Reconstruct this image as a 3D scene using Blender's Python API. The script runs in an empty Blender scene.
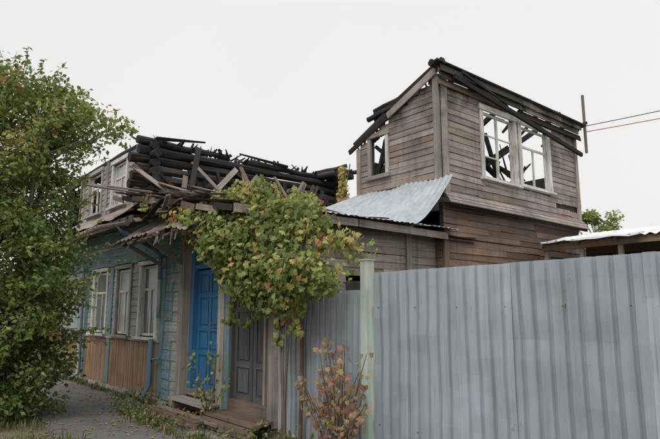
import bpy, math, random
from mathutils import Vector, noise
random.seed(7)
R=random.random
U=random.uniform

# ------------------------------------------------------------------ materials
def newmat(name):
    m=bpy.data.materials.new(name); m.use_nodes=True
    nt=m.node_tree; nt.nodes.clear()
    out=nt.nodes.new('ShaderNodeOutputMaterial')
    return m,nt,out
def N(nt,t,**kw):
    n=nt.nodes.new(t)
    for k,v in kw.items(): setattr(n,k,v)
    return n
def ramp(nt,src,stops):
    r=N(nt,'ShaderNodeValToRGB'); cr=r.color_ramp
    while len(cr.elements)<len(stops): cr.elements.new(0.5)
    for e,(p,c) in zip(cr.elements,stops):
        e.position=p
        e.color=(c[0],c[1],c[2],1) if hasattr(c,'__len__') else (c,c,c,1)
    nt.links.new(src,r.inputs['Fac']); return r.outputs['Color']
def mixc(nt,fac,a,b,mode='MIX'):
    m=N(nt,'ShaderNodeMix',data_type='RGBA',blend_type=mode)
    for sock,v in ((m.inputs[0],fac),(m.inputs[6],a),(m.inputs[7],b)):
        if isinstance(v,(int,float)): sock.default_value=v
        elif isinstance(v,tuple): sock.default_value=(v[0],v[1],v[2],1)
        else: nt.links.new(v,sock)
    return m.outputs[2]
def noise_n(nt,vec,scale,detail=4,rough=.6):
    n=N(nt,'ShaderNodeTexNoise'); n.inputs['Scale'].default_value=scale
    n.inputs['Detail'].default_value=min(detail,4.5); n.inputs['Roughness'].default_value=rough
    if vec is not None: nt.links.new(vec,n.inputs['Vector'])
    return n.outputs['Fac']
def mapping(nt,vec,scale):
    m=N(nt,'ShaderNodeMapping'); m.inputs['Scale'].default_value=scale
    nt.links.new(vec,m.inputs['Vector']); return m.outputs['Vector']
def finish(nt,out,col,rough=.85,bump=None,bs=.4,bd=.01,metal=0,spec=.3):
    p=N(nt,'ShaderNodeBsdfPrincipled')
    if isinstance(col,tuple): p.inputs['Base Color'].default_value=(*col,1)
    else: nt.links.new(col,p.inputs['Base Color'])
    if isinstance(rough,(int,float)): p.inputs['Roughness'].default_value=rough
    else: nt.links.new(rough,p.inputs['Roughness'])
    p.inputs['Metallic'].default_value=metal
    p.inputs['Specular IOR Level'].default_value=spec
    if bump is not None:
        b=N(nt,'ShaderNodeBump'); b.inputs['Strength'].default_value=bs; b.inputs['Distance'].default_value=bd
        nt.links.new(bump,b.inputs['Height']); nt.links.new(b.outputs['Normal'],p.inputs['Normal'])
    nt.links.new(p.outputs[0],out.inputs['Surface']); return p
def wood(name,stops,stain=(.085,.073,.064),stain_amt=.6,paint=None,paint_amt=.5,grain=(.6,1.2),rough=.85,soot=None,soot_amt=.93):
    m,nt,out=newmat(name)
    uv=N(nt,'ShaderNodeUVMap').outputs['UV']; tc=N(nt,'ShaderNodeTexCoord').outputs['Object']
    rn=N(nt,'ShaderNodeAttribute',attribute_name='rnd').outputs['Fac']
    base=ramp(nt,rn,stops)
    g=noise_n(nt,mapping(nt,uv,(1.6,38,1)),1,7,.65)
    g2=noise_n(nt,mapping(nt,uv,(.7,9,1)),1,3,.6)
    c=base
    if paint is not None:
        pn=noise_n(nt,mapping(nt,uv,(3,14,1)),1,8,.7)
        pf=ramp(nt,pn,[(max(0,1-paint_amt-.07),0),(min(1,1-paint_amt+.07),1)])
        pc=mixc(nt,g2,tuple(x*.75 for x in paint),tuple(min(1,x*1.15) for x in paint))
        c=mixc(nt,pf,c,pc)
    gf=ramp(nt,g,[(.3,grain[0]),(.5,(grain[0]+grain[1])/2),(.7,grain[1])])
    c=mixc(nt,1.0,c,gf,'MULTIPLY')
    s=noise_n(nt,tc,1.3,6,.65)
    c=mixc(nt,ramp(nt,s,[(.45,0),(.7,stain_amt)]),c,stain)
    c=mixc(nt,ramp(nt,g2,[(.5,0),(.75,.5)]),c,stain)
    vs=noise_n(nt,mapping(nt,tc,(9,9,.8)),1,3,.6)
    c=mixc(nt,ramp(nt,vs,[(.52,0),(.75,.5)]),c,stain)
    if soot:
        sx=N(nt,'ShaderNodeSeparateXYZ'); nt.links.new(tc,sx.inputs[0])
        mr=N(nt,'ShaderNodeMapRange'); mr.inputs['From Min'].default_value=soot[0]; mr.inputs['From Max'].default_value=soot[1]
        nt.links.new(sx.outputs['Z'],mr.inputs['Value'])
        ad=N(nt,'ShaderNodeMath',operation='MULTIPLY_ADD'); nt.links.new(s,ad.inputs[0]); ad.inputs[1].default_value=2.0; ad.inputs[2].default_value=-1.0
        a2=N(nt,'ShaderNodeMath',operation='ADD'); nt.links.new(ad.outputs[0],a2.inputs[0]); nt.links.new(mr.outputs[0],a2.inputs[1])
        c=mixc(nt,ramp(nt,a2.outputs[0],[(.3,0),(1.0,soot_amt)]),c,(.022,.02,.019))
    finish(nt,out,c,rough,g,.5,.006)
    return m
M={}
GREY=[(0,(.20,.172,.152)),(.35,(.295,.258,.23)),(.7,(.38,.34,.305)),(1,(.26,.20,.162))]
M['grey']=wood('weathered_grey_wood',GREY)
M['towergrey']=wood('sooty_grey_wood',[(0,(.22,.185,.16)),(.3,(.33,.285,.25)),(.75,(.43,.38,.335)),(1,(.26,.19,.145))],soot=(4.6,6.5),stain_amt=.6)
M['uppergrey']=wood('sooty_grey_siding',[(0,(.25,.23,.21)),(.5,(.40,.37,.34)),(1,(.32,.26,.215))],soot=(4.4,5.4),stain_amt=.5)
M['greylight']=wood('pale_grey_wood',[(0,(.31,.29,.265)),(.5,(.44,.415,.385)),(1,(.35,.305,.265))],stain_amt=.5)
M['brown']=wood('old_brown_wood',[(0,(.12,.08,.056)),(.5,(.215,.143,.1)),(.8,(.285,.2,.145)),(1,(.17,.125,.1))])
M['tan']=wood('tan_plank_wood',[(0,(.32,.19,.105)),(.5,(.43,.275,.155)),(1,(.29,.215,.155))],stain=(.14,.09,.06),stain_amt=.75)
M['char']=wood('charred_wood',[(0,(.010,.010,.010)),(.6,(.022,.020,.020)),(1,(.05,.044,.041))],stain=(.012,.011,.011),stain_amt=.7)
M['charlog']=wood('scorched_log_wood',[(0,(.022,.019,.018)),(.5,(.044,.038,.035)),(.85,(.08,.068,.06)),(1,(.15,.125,.105))],stain=(.014,.013,.012),stain_amt=.85)
M['siding']=wood('faded_blue_siding',[(0,(.33,.325,.31)),(.5,(.42,.415,.395)),(1,(.31,.285,.26))],paint=(.31,.40,.43),paint_amt=.48,stain_amt=.45,stain=(.13,.12,.11))
M['turq']=wood('peeling_turquoise_wood',[(0,(.26,.255,.235)),(1,(.34,.33,.3))],paint=(.17,.30,.34),paint_amt=.56,stain_amt=.5,stain=(.1,.105,.1))
M['bluedoor']=wood('blue_painted_wood',[(0,(.03,.15,.31)),(1,(.035,.19,.38))],paint=(.035,.175,.36),paint_amt=.72,stain=(.05,.09,.13),stain_amt=.6,grain=(.75,1.12),rough=.6)
M['darkdoor']=wood('dark_grey_door_wood',[(0,(.085,.082,.085)),(1,(.14,.135,.135))],paint=(.085,.11,.125),paint_amt=.45,stain_amt=.5)
M['white']=wood('chipped_white_paint',[(0,(.33,.31,.28)),(1,(.42,.39,.36))],paint=(.74,.73,.70),paint_amt=.58,stain=(.2,.18,.15),stain_amt=.5,grain=(.75,1.08))
M['postgreen']=wood('peeling_green_post_paint',[(0,(.5,.52,.48)),(1,(.6,.6,.56))],paint=(.42,.62,.54),paint_amt=.5,stain=(.25,.2,.15),stain_amt=.6,grain=(.85,1.05))
M['dark']=wood('dark_backing_wood',[(0,(.03,.027,.025)),(1,(.045,.04,.036))])
M['bark']=wood('bark',[(0,(.11,.085,.065)),(1,(.18,.145,.115))],grain=(.5,1.3))

def metal(name,col,rust,rust_lo,rough=.45,metallic=.25,dirtc=(.2,.19,.18),var=.12):
    m,nt,out=newmat(name)
    tc=N(nt,'ShaderNodeTexCoord').outputs['Object']
    rn=N(nt,'ShaderNodeAttribute',attribute_name='rnd').outputs['Fac']
    c=ramp(nt,rn,[(0,tuple(x*(1-var) for x in col)),(1,tuple(min(1,x*(1+var)) for x in col))])
    streak=noise_n(nt,mapping(nt,tc,(9,9,.45)),1,6,.7)
    c=mixc(nt,ramp(nt,streak,[(.42,0),(.72,.85)]),c,dirtc)
    st2=noise_n(nt,mapping(nt,tc,(40,40,1.2)),1,3,.6)
    c=mixc(nt,ramp(nt,st2,[(.55,0),(.8,.5)]),c,dirtc)
    cloud=noise_n(nt,tc,1.3,5,.65)
    c=mixc(nt,1.0,c,ramp(nt,cloud,[(.3,.8),(.7,1.12)]),'MULTIPLY')
    r=noise_n(nt,tc,4,9,.72)
    c=mixc(nt,ramp(nt,r,[(rust_lo,0),(rust_lo+.1,.85)]),c,rust)
    finish(nt,out,c,ramp(nt,cloud,[(.3,rough),(.7,rough+.2)]),r,.15,.012,metallic,.4)
    return m
M['fence']=metal('galvanised_sheet',(.355,.40,.445),(.2,.13,.08),.67,.55,.1,(.245,.265,.285),.09)
M['roofm']=metal('old_rusty_roof_sheet',(.27,.245,.22),(.18,.10,.06),.46,.6,.1)
M['sheet']=metal('curved_galvanised_sheet',(.40,.44,.475),(.26,.18,.12),.66,.5,.1,(.26,.275,.285))
M['rusty']=metal('rusty_steel',(.17,.10,.07),(.11,.055,.035),.45,.7,.1)
M['bluepipe']=metal('blue_painted_pipe',(.08,.19,.30),(.12,.08,.05),.62,.5,.1,(.13,.16,.19))
M['greypipe']=metal('grey_blue_pipe',(.28,.35,.38),(.12,.08,.05),.62,.5,.1)
M['shedroof']=metal('white_corrugated_roof',(.66,.67,.67),(.3,.22,.16),.72,.6,.0,(.4,.4,.38))
def simple(name,col,rough=.8,spec=.3,sc=8,amt=.3):
    m,nt,out=newmat(name)
    tc=N(nt,'ShaderNodeTexCoord').outputs['Object']
    n=noise_n(nt,tc,sc,4,.6)
    c=mixc(nt,n,tuple(x*(1-amt) for x in col),tuple(x*(1+amt) for x in col))
    finish(nt,out,c,rough,None,spec=spec); return m
M['glass']=simple('dusty_window_glass',(.11,.125,.13),.15,.6,3,.5)
M['glasslight']=simple('curtained_window_glass',(.36,.37,.37),.2,.5,2.5,.5)
M['cable']=simple('cable_black',(.03,.03,.03)); M['cablered']=simple('cable_red',(.35,.08,.06))
M['concrete']=simple('concrete_grey',(.36,.34,.31),.9,.2,12,.25)

def leafmat(name,stops,trans=.3):
    m,nt,out=newmat(name)
    rn=N(nt,'ShaderNodeAttribute',attribute_name='rnd').outputs['Fac']
    c=ramp(nt,rn,stops)
    d=N(nt,'ShaderNodeBsdfPrincipled'); d.inputs['Roughness'].default_value=.6; d.inputs['Specular IOR Level'].default_value=.2
    nt.links.new(c,d.inputs['Base Color'])
    t=N(nt,'ShaderNodeBsdfTranslucent'); nt.links.new(c,t.inputs['Color'])
    mx=N(nt,'ShaderNodeMixShader'); mx.inputs[0].default_value=trans
    nt.links.new(d.outputs[0],mx.inputs[1]); nt.links.new(t.outputs[0],mx.inputs[2]); nt.links.new(mx.outputs[0],out.inputs['Surface'])
    return m
M['treeleaf']=leafmat('tree_leaves',[(0,(.085,.13,.035)),(.4,(.155,.215,.06)),(.7,(.25,.30,.09)),(.9,(.40,.38,.13)),(1,(.40,.27,.12))])
M['vineleaf']=leafmat('vine_leaves',[(0,(.10,.14,.04)),(.3,(.185,.235,.065)),(.55,(.31,.33,.10)),(.74,(.46,.38,.13)),(.88,(.42,.22,.09)),(1,(.27,.10,.06))])
M['shrubleaf']=leafmat('shrub_leaves',[(0,(.19,.19,.08)),(.35,(.34,.27,.13)),(.65,(.33,.18,.11)),(1,(.22,.09,.07))])
M['grassleaf']=leafmat('grass_blades',[(0,(.07,.1,.03)),(.6,(.14,.17,.055)),(.85,(.25,.22,.11)),(1,(.3,.24,.15))],.15)

# ------------------------------------------------------------------ mesh builder
class B:
    def __init__(s): s.v=[];s.f=[];s.uv=[];s.r=[];s.m=[];s.mats=[]
    def mi(s,k):
        if k not in s.mats: s.mats.append(k)
        return s.mats.index(k)
    def face(s,idx,uvs,r,k): s.f.append(idx); s.uv.extend(uvs); s.r.append(r); s.m.append(s.mi(k))
    def beam(s,p0,p1,w,t,k,up=(0,0,1),r=None,tip=1.0):
        p0=Vector(p0);p1=Vector(p1);d=p1-p0;L=d.length
        if L<1e-4: return
        d/=L;up=Vector(up);sd=d.cross(up)
        if sd.length<1e-3: sd=d.cross(Vector((1,0,0)))
        sd.normalize();u=sd.cross(d).normalized()
        r=R() if r is None else r
        ou,ov=U(0,50),U(0,50);b=len(s.v)
        for p,q in ((p0,1),(p1,tip)):
            for a,c in ((-1,-1),(1,-1),(1,1),(-1,1)):
                s.v.append(tuple(p+u*(a*w/2*q)+sd*(c*t/2*q)))
        for i,(a,c,wd) in enumerate(((0,1,w),(1,2,t),(2,3,w),(3,0,t))):
            o=ov+i*.37
            s.face((b+a,b+c,b+4+c,b+4+a)[::-1],[(ou+L,o),(ou+L,o+wd),(ou,o+wd),(ou,o)],r,k)
        s.face((b,b+1,b+2,b+3),[(ou,ov),(ou+w*.2,ov),(ou+w*.2,ov+t),(ou,ov+t)],r,k)
        s.face((b+7,b+6,b+5,b+4),[(ou,ov),(ou+w*.2,ov),(ou+w*.2,ov+t),(ou,ov+t)],r,k)
    def box(s,x0,x1,y0,y1,z0,z1,k,r=None):
        dx,dy,dz=x1-x0,y1-y0,z1-z0;cx,cy,cz=(x0+x1)/2,(y0+y1)/2,(z0+z1)/2
        if dx>=dy and dx>=dz: s.beam((x0,cy,cz),(x1,cy,cz),dz,dy,k,(0,0,1),r)
        elif dy>=dz: s.beam((cx,y0,cz),(cx,y1,cz),dz,dx,k,(0,0,1),r)
        else: s.beam((cx,cy,z0),(cx,cy,z1),dx,dy,k,(1,0,0),r)
    def tube(s,pts,rad,k,n=8,nz=0,r=None,cap=True):
        pts=[Vector(p) for p in pts];r=R() if r is None else r
        b=len(s.v);ou,ov=U(0,50),U(0,50);ul=0;us=[]
        ref=Vector((.3,.2,1)) if abs((pts[-1]-pts[0]).normalized().z)<.8 else Vector((1,.2,.1))
        for i,p in enumerate(pts):
            if i: ul+=(p-pts[i-1]).length
            us.append(ul)
            d=(pts[min(i+1,len(pts)-1)]-pts[max(i-1,0)]).normalized()
            a=d.cross(ref).normalized();c=a.cross(d)
            rr=rad[i] if hasattr(rad,'__len__') else rad
            for j in range(n):
                th=2*math.pi*j/n
                q=rr*(1+nz*(noise.noise(Vector((i*1.3+ou,math.cos(th)*1.5,math.sin(th)*1.5)))))
                s.v.append(tuple(p+(a*math.cos(th)+c*math.sin(th))*q))
        for i in range(len(pts)-1):
            for j in range(n):
                k2=(j+1)%n;w=.05
                s.face((b+i*n+j,b+i*n+k2,b+(i+1)*n+k2,b+(i+1)*n+j),[(ou+us[i],ov+j*w),(ou+us[i],ov+(j+1)*w),(ou+us[i+1],ov+(j+1)*w),(ou+us[i+1],ov+j*w)],r,k)
        if cap:
            for base,rv in ((b,True),(b+(len(pts)-1)*n,False)):
                ix=[base+j for j in range(n)]
                if rv: ix=ix[::-1]
                s.face(tuple(ix),[(ou+.01*math.cos(j),ov+.05*math.sin(j)) for j in range(n)],r*.5,k)
    def log(s,p0,p1,r0,k,r1=None,r=None,n=10):
        p0=Vector(p0);p1=Vector(p1);r1=r1 or r0;L=(p1-p0).length;m=max(3,int(L/.35))
        pts=[];rr=[]
        o=U(0,100)
        for i in range(m+1):
            t=i/m;p=p0.lerp(p1,t)
            p=p+Vector((noise.noise(Vector((o,t*4,0))),noise.noise(Vector((o,t*4,5))),noise.noise(Vector((o,t*4,9)))))*.03
            pts.append(p);rr.append((r0+(r1-r0)*t)*(1+.2*noise.noise(Vector((o,t*L*1.5,2)))))
        s.tube(pts,rr,k,n,.25,r)
    def grid(s,f,nu,nv,k,r=None,th=0):
        r=R() if r is None else r;b=len(s.v)
        for i in range(nu+1):
            for j in range(nv+1): s.v.append(tuple(f(i/nu,j/nv)))
        for i in range(nu):
            for j in range(nv):
                a=b+i*(nv+1)+j
                s.face((a,a+nv+1,a+nv+2,a+1),[(i/nu,j/nv),((i+1)/nu,j/nv),((i+1)/nu,(j+1)/nv),(i/nu,(j+1)/nv)],r,k)
    def quad(s,a,b_,c,d,k,r=None):
        s.grid(lambda u,v:Vector(a).lerp(Vector(b_),u).lerp(Vector(d).lerp(Vector(c),u),v),1,1,k,r)
    def poly(s,vs,k,r):
        b=len(s.v); s.v.extend(vs); s.face(tuple(range(b,b+len(vs))),[(0,0)]*len(vs),r,k)
    def done(s,name,parent=None,smooth=False):
        me=bpy.data.meshes.new(name); me.from_pydata(s.v,[],s.f)
        uvl=me.uv_layers.new(name='UVMap'); uvl.data.foreach_set('uv',[c for u in s.uv for c in u])
        at=me.attributes.new('rnd','FLOAT','FACE'); at.data.foreach_set('value',s.r)
        for k in s.mats: me.materials.append(M[k])
        me.polygons.foreach_set('material_index',s.m)
        if smooth: me.polygons.foreach_set('use_smooth',[True]*len(s.f))
        me.update()
        o=bpy.data.objects.new(name,me); bpy.context.scene.collection.objects.link(o)
        if parent: o.parent=parent
        return o
def empty(name):
    o=bpy.data.objects.new(name,None); bpy.context.scene.collection.objects.link(o); return o

class W:
    def __init__(s,axis,P,sgn): s.a=axis;s.P=P;s.s=sgn
    def p(s,a,z,o=0):
        return (a,s.P+s.s*o,z) if s.a=='x' else (s.P+s.s*o,a,z)
    def n(s): return (0,s.s,0) if s.a=='x' else (s.s,0,0)
def cut(a0,a1,z0,z1,holes):
    iv=[(a0,a1)]
    for h in holes:
        if h[2]<z1-.01 and h[3]>z0+.01:
            nv=[]
            for q in iv:
                if h[1]<=q[0] or h[0]>=q[1]: nv.append(q);continue
                if h[0]>q[0]: nv.append((q[0],h[0]))
                if h[1]<q[1]: nv.append((h[1],q[1]))
            iv=nv
    return iv
def hboards(b,w,a0,a1,z0,z1,bh,holes,k,lap=.012,th=.022,off=.02,maxlen=3.2,rag=0,lo=None,hi=None,backing=True,miss=0,sag=.004):
    z=z0
    while z<z1-.02:
        zt=min(z+bh*U(.93,1.07),z1)
        A0=lo((z+zt)/2) if lo else a0; A1=hi((z+zt)/2) if hi else a1
        for q in cut(A0,A1,z,zt,holes):
            a=q[0]
            if backing and q[1]-q[0]>.02:
                b.beam(w.p(q[0],(z+zt)/2,-.035),w.p(q[1],(z+zt)/2,-.035),zt-z,.05,'dark',(0,0,1))
            while a<q[1]-.01:
                L=U(.4,1)*maxlen
                e=min(a+L,q[1])
                if q[1]-e<.3: e=q[1]
                if R()>=miss:
                    dz=U(-sag,sag);dz2=U(-sag,sag);o1=U(0,.008);x0=a+.002;x1=e-.002
                    if rag and z1-z<rag and R()<.5: x1-=U(0,.6)*(x1-x0)
                    hh=(zt-z)*.985
                    zc=(z+zt)/2
                    p0=Vector(w.p(x0,zc+dz,off+o1));p1=Vector(w.p(x1,zc+dz2,off+o1+U(-.004,.006)))
                    n=Vector(w.n());upv=(Vector((0,0,1))*hh-n*lap).normalized()
                    b.beam(p0,p1,hh,th,k,upv)
                a=e
        z=zt
def vboards(b,w,a0,a1,z0,z1,bw,k,off=.02,th=.025,holes=(),rag=0,gap=.006,backing=True,tiltr=.0):
    a=a0
    while a<a1-.01:
        ww=min(bw*U(.85,1.15),a1-a);e=a+ww
        c=(a+e)/2
        o=off+U(0,.008); t=U(-tiltr,tiltr)
        cr=Vector(w.n()).cross(Vector((0,0,1)))
        b.beam(w.p(c,z0+U(-rag,rag)*.3,o),w.p(c+t,z1+U(-rag,rag),o),ww-gap,th,k,cr)
        if backing: b.beam(w.p(c,z0,-.03),w.p(c,z1,-.03),ww,.05,'dark',cr)
        a=e
def rect(b,w,a0,a1,z0,z1,o,th,k,r=None):
    A=w.p(a0,z0,o-th);C=w.p(a1,z1,o)
    x0,x1=sorted((A[0],C[0]));y0,y1=sorted((A[1],C[1]))
    b.box(x0,x1,y0,y1,min(z0,z1),max(z0,z1),k,r)
def window(b,w,a0,a1,z0,z1,casing='white',sash='white',glass='glass',cw=.1,layout='T',sill=True):
    rect(b,w,a0-cw,a0,z0-.02,z1+.02,.065,.04,casing);rect(b,w,a1,a1+cw,z0-.02,z1+.02,.065,.04,casing)
    rect(b,w,a0-cw-.03,a1+cw+.03,z1+.02,z1+.02+cw*1.1,.085,.06,casing)
    if sill: rect(b,w,a0-cw-.04,a1+cw+.04,z0-.07,z0-.02,.13,.11,casing)
    rect(b,w,a0,a0+.025,z0,z1,.055,.12,casing);rect(b,w,a1-.025,a1,z0,z1,.055,.12,casing)
    i0,i1,j0,j1=a0+.025,a1-.025,z0,z1
    f=.045
    rect(b,w,i0,i0+f,j0,j1,.0,.04,sash);rect(b,w,i1-f,i1,j0,j1,.0,.04,sash)
    rect(b,w,i0+f,i1-f,j0,j0+f,.0,.04,sash);rect(b,w,i0+f,i1-f,j1-f,j1,.0,.04,sash)
    zm=j0+(j1-j0)*.66;am=(i0+i1)/2
    if layout in('T','H','X'):
        rect(b,w,i0+f,i1-f,zm-.022,zm+.022,-.002,.036,sash)
        if layout!='H': rect(b,w,am-.022,am+.022,j0+f,zm-.022,-.004,.032,sash)
        if layout=='X': rect(b,w,am-.018,am+.018,zm+.022,j1-f,-.004,.032,sash)
    if layout=='G':
        rect(b,w,am-.03,am+.03,j0+f,j1-f,-.002,.036,sash)
        for t in (.33,.66):
            zz=j0+(j1-j0)*t
            rect(b,w,i0+f,am-.03,zz-.013,zz+.013,-.006,.025,sash)
            if t>.5: rect(b,w,am+.03,i1-f,zz-.013,zz+.013,-.006,.025,sash)
    if glass:
        A=w.p(i0+f,j0+f,-.022);Bp=w.p(i1-f,j0+f,-.022);C=w.p(i1-f,j1-f,-.022);D=w.p(i0+f,j1-f,-.022)
        b.quad(A,Bp,C,D,glass)

# ================================================================== HOUSE
house=empty('burnt_wooden_house')
F=W('x',4.4,-1)
b=B()
wins=[(-13.85,-13.0),(-12.35,-11.6),(-11.02,-10.27)]
wz=(1.16,2.5)
holes=[(a,c,wz[0],wz[1]) for a,c in wins]
hboards(b,F,-16.6,-9.98,1.08,2.62,.13,holes,'siding',maxlen=2.0)
vboards(b,F,-16.6,-9.98,.1,1.06,.12,'tan',off=.03,rag=.03,tiltr=.012,gap=.009)
rect(b,F,-16.6,-9.98,1.055,1.1,.075,.07,'greylight')
hboards(b,F,-16.6,-9.2,2.62,3.4,.19,[],'turq',off=.025,lap=.0,maxlen=2.4)
rect(b,F,-16.6,-9.98,2.6,2.66,.085,.06,'turq')
rect(b,F,-16.6,-9.98,2.98,3.04,.075,.05,'greylight')
for x in (-14.35,-12.68,-9.98):
    rect(b,F,x-.1,x+.1,.12,2.6,.06,.05,'turq')
hboards(b,F,-9.87,-9.2,.1,2.62,.17,[],'siding',off=.01)
hboards(b,F,-9.87,-9.55,.1,2.62,.17,[],'turq',off=.03,backing=False,miss=.15)
rect(b,F,-9.2,-9.02,.1,3.1,.1,.12,'greylight')
rect(b,F,-9.02,-8.86,.25,2.75,.04,.1,'grey')
hboards(b,F,-8.86,-6.5,2.62,3.3,.15,[],'grey')
b.done('facade_walls',house)
b=B()
for i,(a,c) in enumerate(wins):
    window(b,F,a,c,wz[0],wz[1],'white' if i!=1 else 'greylight','white','glasslight' if i==1 else 'glass',.09,'T')
b.done('facade_windows',house)
b=B(); 
b.grid(lambda u,v:(-16.6+u*7.4,4.36-.05*noise.noise(Vector((u*30,v*3,1))),v*.12),40,1,'concrete')
b.done('foundation',house)
# ---- doors
b=B()
def paneldoor(a0,a1,z0,z1,o,k,rows,cols,kf=None):
    rect(b,F,a0,a1,z0,z1,o-.02,.04,k,.3)
    stl=.075
    cwid=(a1-a0-stl*(cols+1))/cols
    tot=sum(rows);zh=z1-z0-stl*(len(rows)+1)
    for c in range(cols+1): rect(b,F,a0+c*(cwid+stl),a0+c*(cwid+stl)+stl,z0,z1,o,.018,k)
    z=z0
    for r_ in rows+[0]:
        for c in range(cols): rect(b,F,a0+stl+c*(cwid+stl),a0+stl+c*(cwid+stl)+cwid,z,z+stl,o-.001,.016,k)
        z+=stl
        h=zh*r_/tot
        if r_:
            for c in range(cols):
                x=a0+stl+c*(cwid+stl); rect(b,F,x+.035,x+cwid-.035,z+.035,z+h-.035,o-.004,.012,k)
        z+=h
paneldoor(-8.76,-7.93,.38,2.3,-.06,'bluedoor',[1.2,.8,1.2,.8],2)
rect(b,F,-8.86,-8.76,.34,2.62,.03,.14,'bluedoor');rect(b,F,-7.93,-7.84,.34,2.62,.03,.14,'turq')
rect(b,F,-8.76,-7.93,2.32,2.38,.02,.12,'bluedoor');rect(b,F,-8.76,-7.93,2.56,2.62,.02,.12,'bluedoor')
rect(b,F,-8.76,-7.93,2.38,2.56,-.05,.02,'glass')
rect(b,F,-8.86,-7.84,.3,.38,.1,.2,'grey')
rect(b,F,-7.84,-7.66,.1,3.1,.07,.12,'greylight')
rect(b,F,-7.66,-7.52,.1,3.1,.05,.1,'turq')
paneldoor(-7.48,-6.985,.36,2.45,-.03,'darkdoor',[.8,1.5,.8,.5],1)
paneldoor(-6.97,-6.47,.36,2.45,-.035,'darkdoor',[.8,1.5,.8,.5],1)
rect(b,F,-7.52,-7.48,.34,2.55,.03,.1,'darkdoor')
rect(b,F,-6.47,-6.36,.1,3.0,.06,.12,'grey')
rect(b,F,-7.48,-6.47,2.45,2.62,.03,.08,'grey')
rect(b,F,-7.52,-6.47,.16,.36,.05,.15,'brown')
rect(b,F,-8.9,-7.84,.05,.3,.02,.1,'brown')
b.beam(F.p(-8.03,1.28,-.04),F.p(-8.03,1.5,-.04),.03,.02,'rusty',(1,0,0))
b.tube([F.p(-8.03,1.36,-.05),F.p(-8.03,1.36,.03),F.p(-8.12,1.36,.03)],.011,'rusty')
b.done('doors',house)

# ---- eaves
b=B()
def pent(x0,x1,yf,zf,yb,zb):
    def f(u,v):
        x=x0+(x1-x0)*u
        return (x,yf+(yb-yf)*v+.02*noise.noise(Vector((x*3,0,7))),zf+(zb-zf)*v+.05*noise.noise(Vector((x*1.5,v*2,3)))+(.012 if int(u*48)%8==0 else 0))
    b.grid(f,48,4,'roofm')
pent(-16.9,-10.9,3.72,3.4,4.45,3.93)
for i in range(5):
    x0=-16.85+i*1.35
    b.beam((x0,3.78,3.315+U(-.015,.015)),(x0+1.33,3.78,3.315+U(-.015,.015)),.14,.028,'grey')
x=-16.8
while x<-10.3:
    if R()>.06: b.beam((x,3.8,3.3+U(-.01,.01)),(x,4.4,3.42),.12,.02,'brown',(1,0,0))
    x+=.13
for i in range(16):
    x=-16.5+i*.41
    b.beam((x,3.74,3.35),(x,4.42,3.5),.06,.05,'brown',(1,0,0))
b.tube([(-16.9,3.68,3.3),(-14.6,3.66,3.33),(-13,3.67,3.27),(-11.6,3.67,3.3),(-10.1,3.67,3.2)],.05,'roofm',8)
b.done('street_eaves',house)

# ---- lean-to roof
b=B()
def zr(x): return 3.02+(-6.45-x)*.19
def rf(u,v):
    x=-11.1+4.75*u;y=3.7+5.4*v
    rib=.03 if (int(v*45)%9==0) else 0
    return (x,y,zr(x)+rib+.05*noise.noise(Vector((x*.9,y*.9,0)))-.05*math.exp(-((x+9)**2)-((y-5)**2)))
b.grid(rf,40,45,'roofm')
b.grid(lambda u,v:(-11.1+4.7*u,3.75+5.3*v,zr(-11.1+4.7*u)-.1),4,4,'dark')
for i in range(9):
    x0=-11.0+i*.51;x1=x0+U(.45,.6)
    b.beam((x0,3.7,zr(x0)-.06+U(-.02,.03)),(x1,3.7+U(-.03,.03),zr(x1)-.06+U(-.05,.03)),U(.08,.13),.025,random.choice(['brown','charlog','grey']))
b.beam((-6.36,3.7,2.96),(-6.36,5.9,2.98),.12,.03,'grey');b.beam((-6.36,5.93,2.98),(-6.35,8.1,2.96),.12,.03,'grey')
for i in range(5):
    y0=4.1+i*.85
    def g(u,v,y0=y0,i=i):
        x=-8.0+1.74*u;y=y0+.83*v
        return (x,y,zr(x)+.065+.012*math.sin(y*50)+.03*noise.noise(Vector((x,y,i)))+.01*i)
    b.grid(g,8,16,'sheet' if i in(1,3,4) else 'roofm')
for i in range(130):
    x=U(-10.9,-7.2);y=U(3.8,7.2);an=random.gauss(0,.35);L=U(.6,1.8)
    dx,dy=math.cos(an)*L/2,math.sin(an)*L/2
    if R()<.35: dx,dy=dy,dx
    xa,xb=max(-11.0,x-dx),x+dx
    b.beam((xa,y-dy,zr(xa)+.07+U(0,.1)),(xb,y+dy,zr(xb)+.07+U(0,.07)),U(.08,.15),.022,random.choice(['brown','grey','brown','char','charlog','charlog']),(0.2,1,0))
b.done('lean_to_roof',house)

# ---- porch canopy: rusty ribbed sheet on slats
b=B()
def can(u,v):
    x=-10.0+2.5*u+(u-.45)*.35*v
    rib=.028 if int(u*60)%4==0 else 0
    return (x,4.42-.9*v,3.40-.50*v-.06*v*v+rib+.05*noise.noise(Vector((x*2.2,v*2,8)))-.08*v*max(0,u-.8)*4)
b.grid(can,60,8,'roofm',.8)
for i in range(28):
    x=-10.1+i*.1
    if R()<.1: continue
    fan=(x+8.9)*.2
    b.beam((x,4.42,3.34+U(-.02,.02)),(x+fan*.5+U(-.05,.05),3.56+U(-.12,.08),2.80+U(-.06,.03)),.09,.018,random.choice(['brown','brown','grey','charlog']),(1,0,0))
b.beam((-10.1,3.66,2.80),(-7.4,3.66,2.82),.07,.05,'grey')
b.beam((-9.9,3.68,2.76),(-9.9,4.38,2.4),.06,.06,'grey')
b.beam((-9.1,3.68,2.78),(-9.1,4.38,2.4),.06,.06,'grey')
b.beam((-7.65,3.68,2.78),(-7.65,4.3,2.4),.06,.06,'grey')
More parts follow.
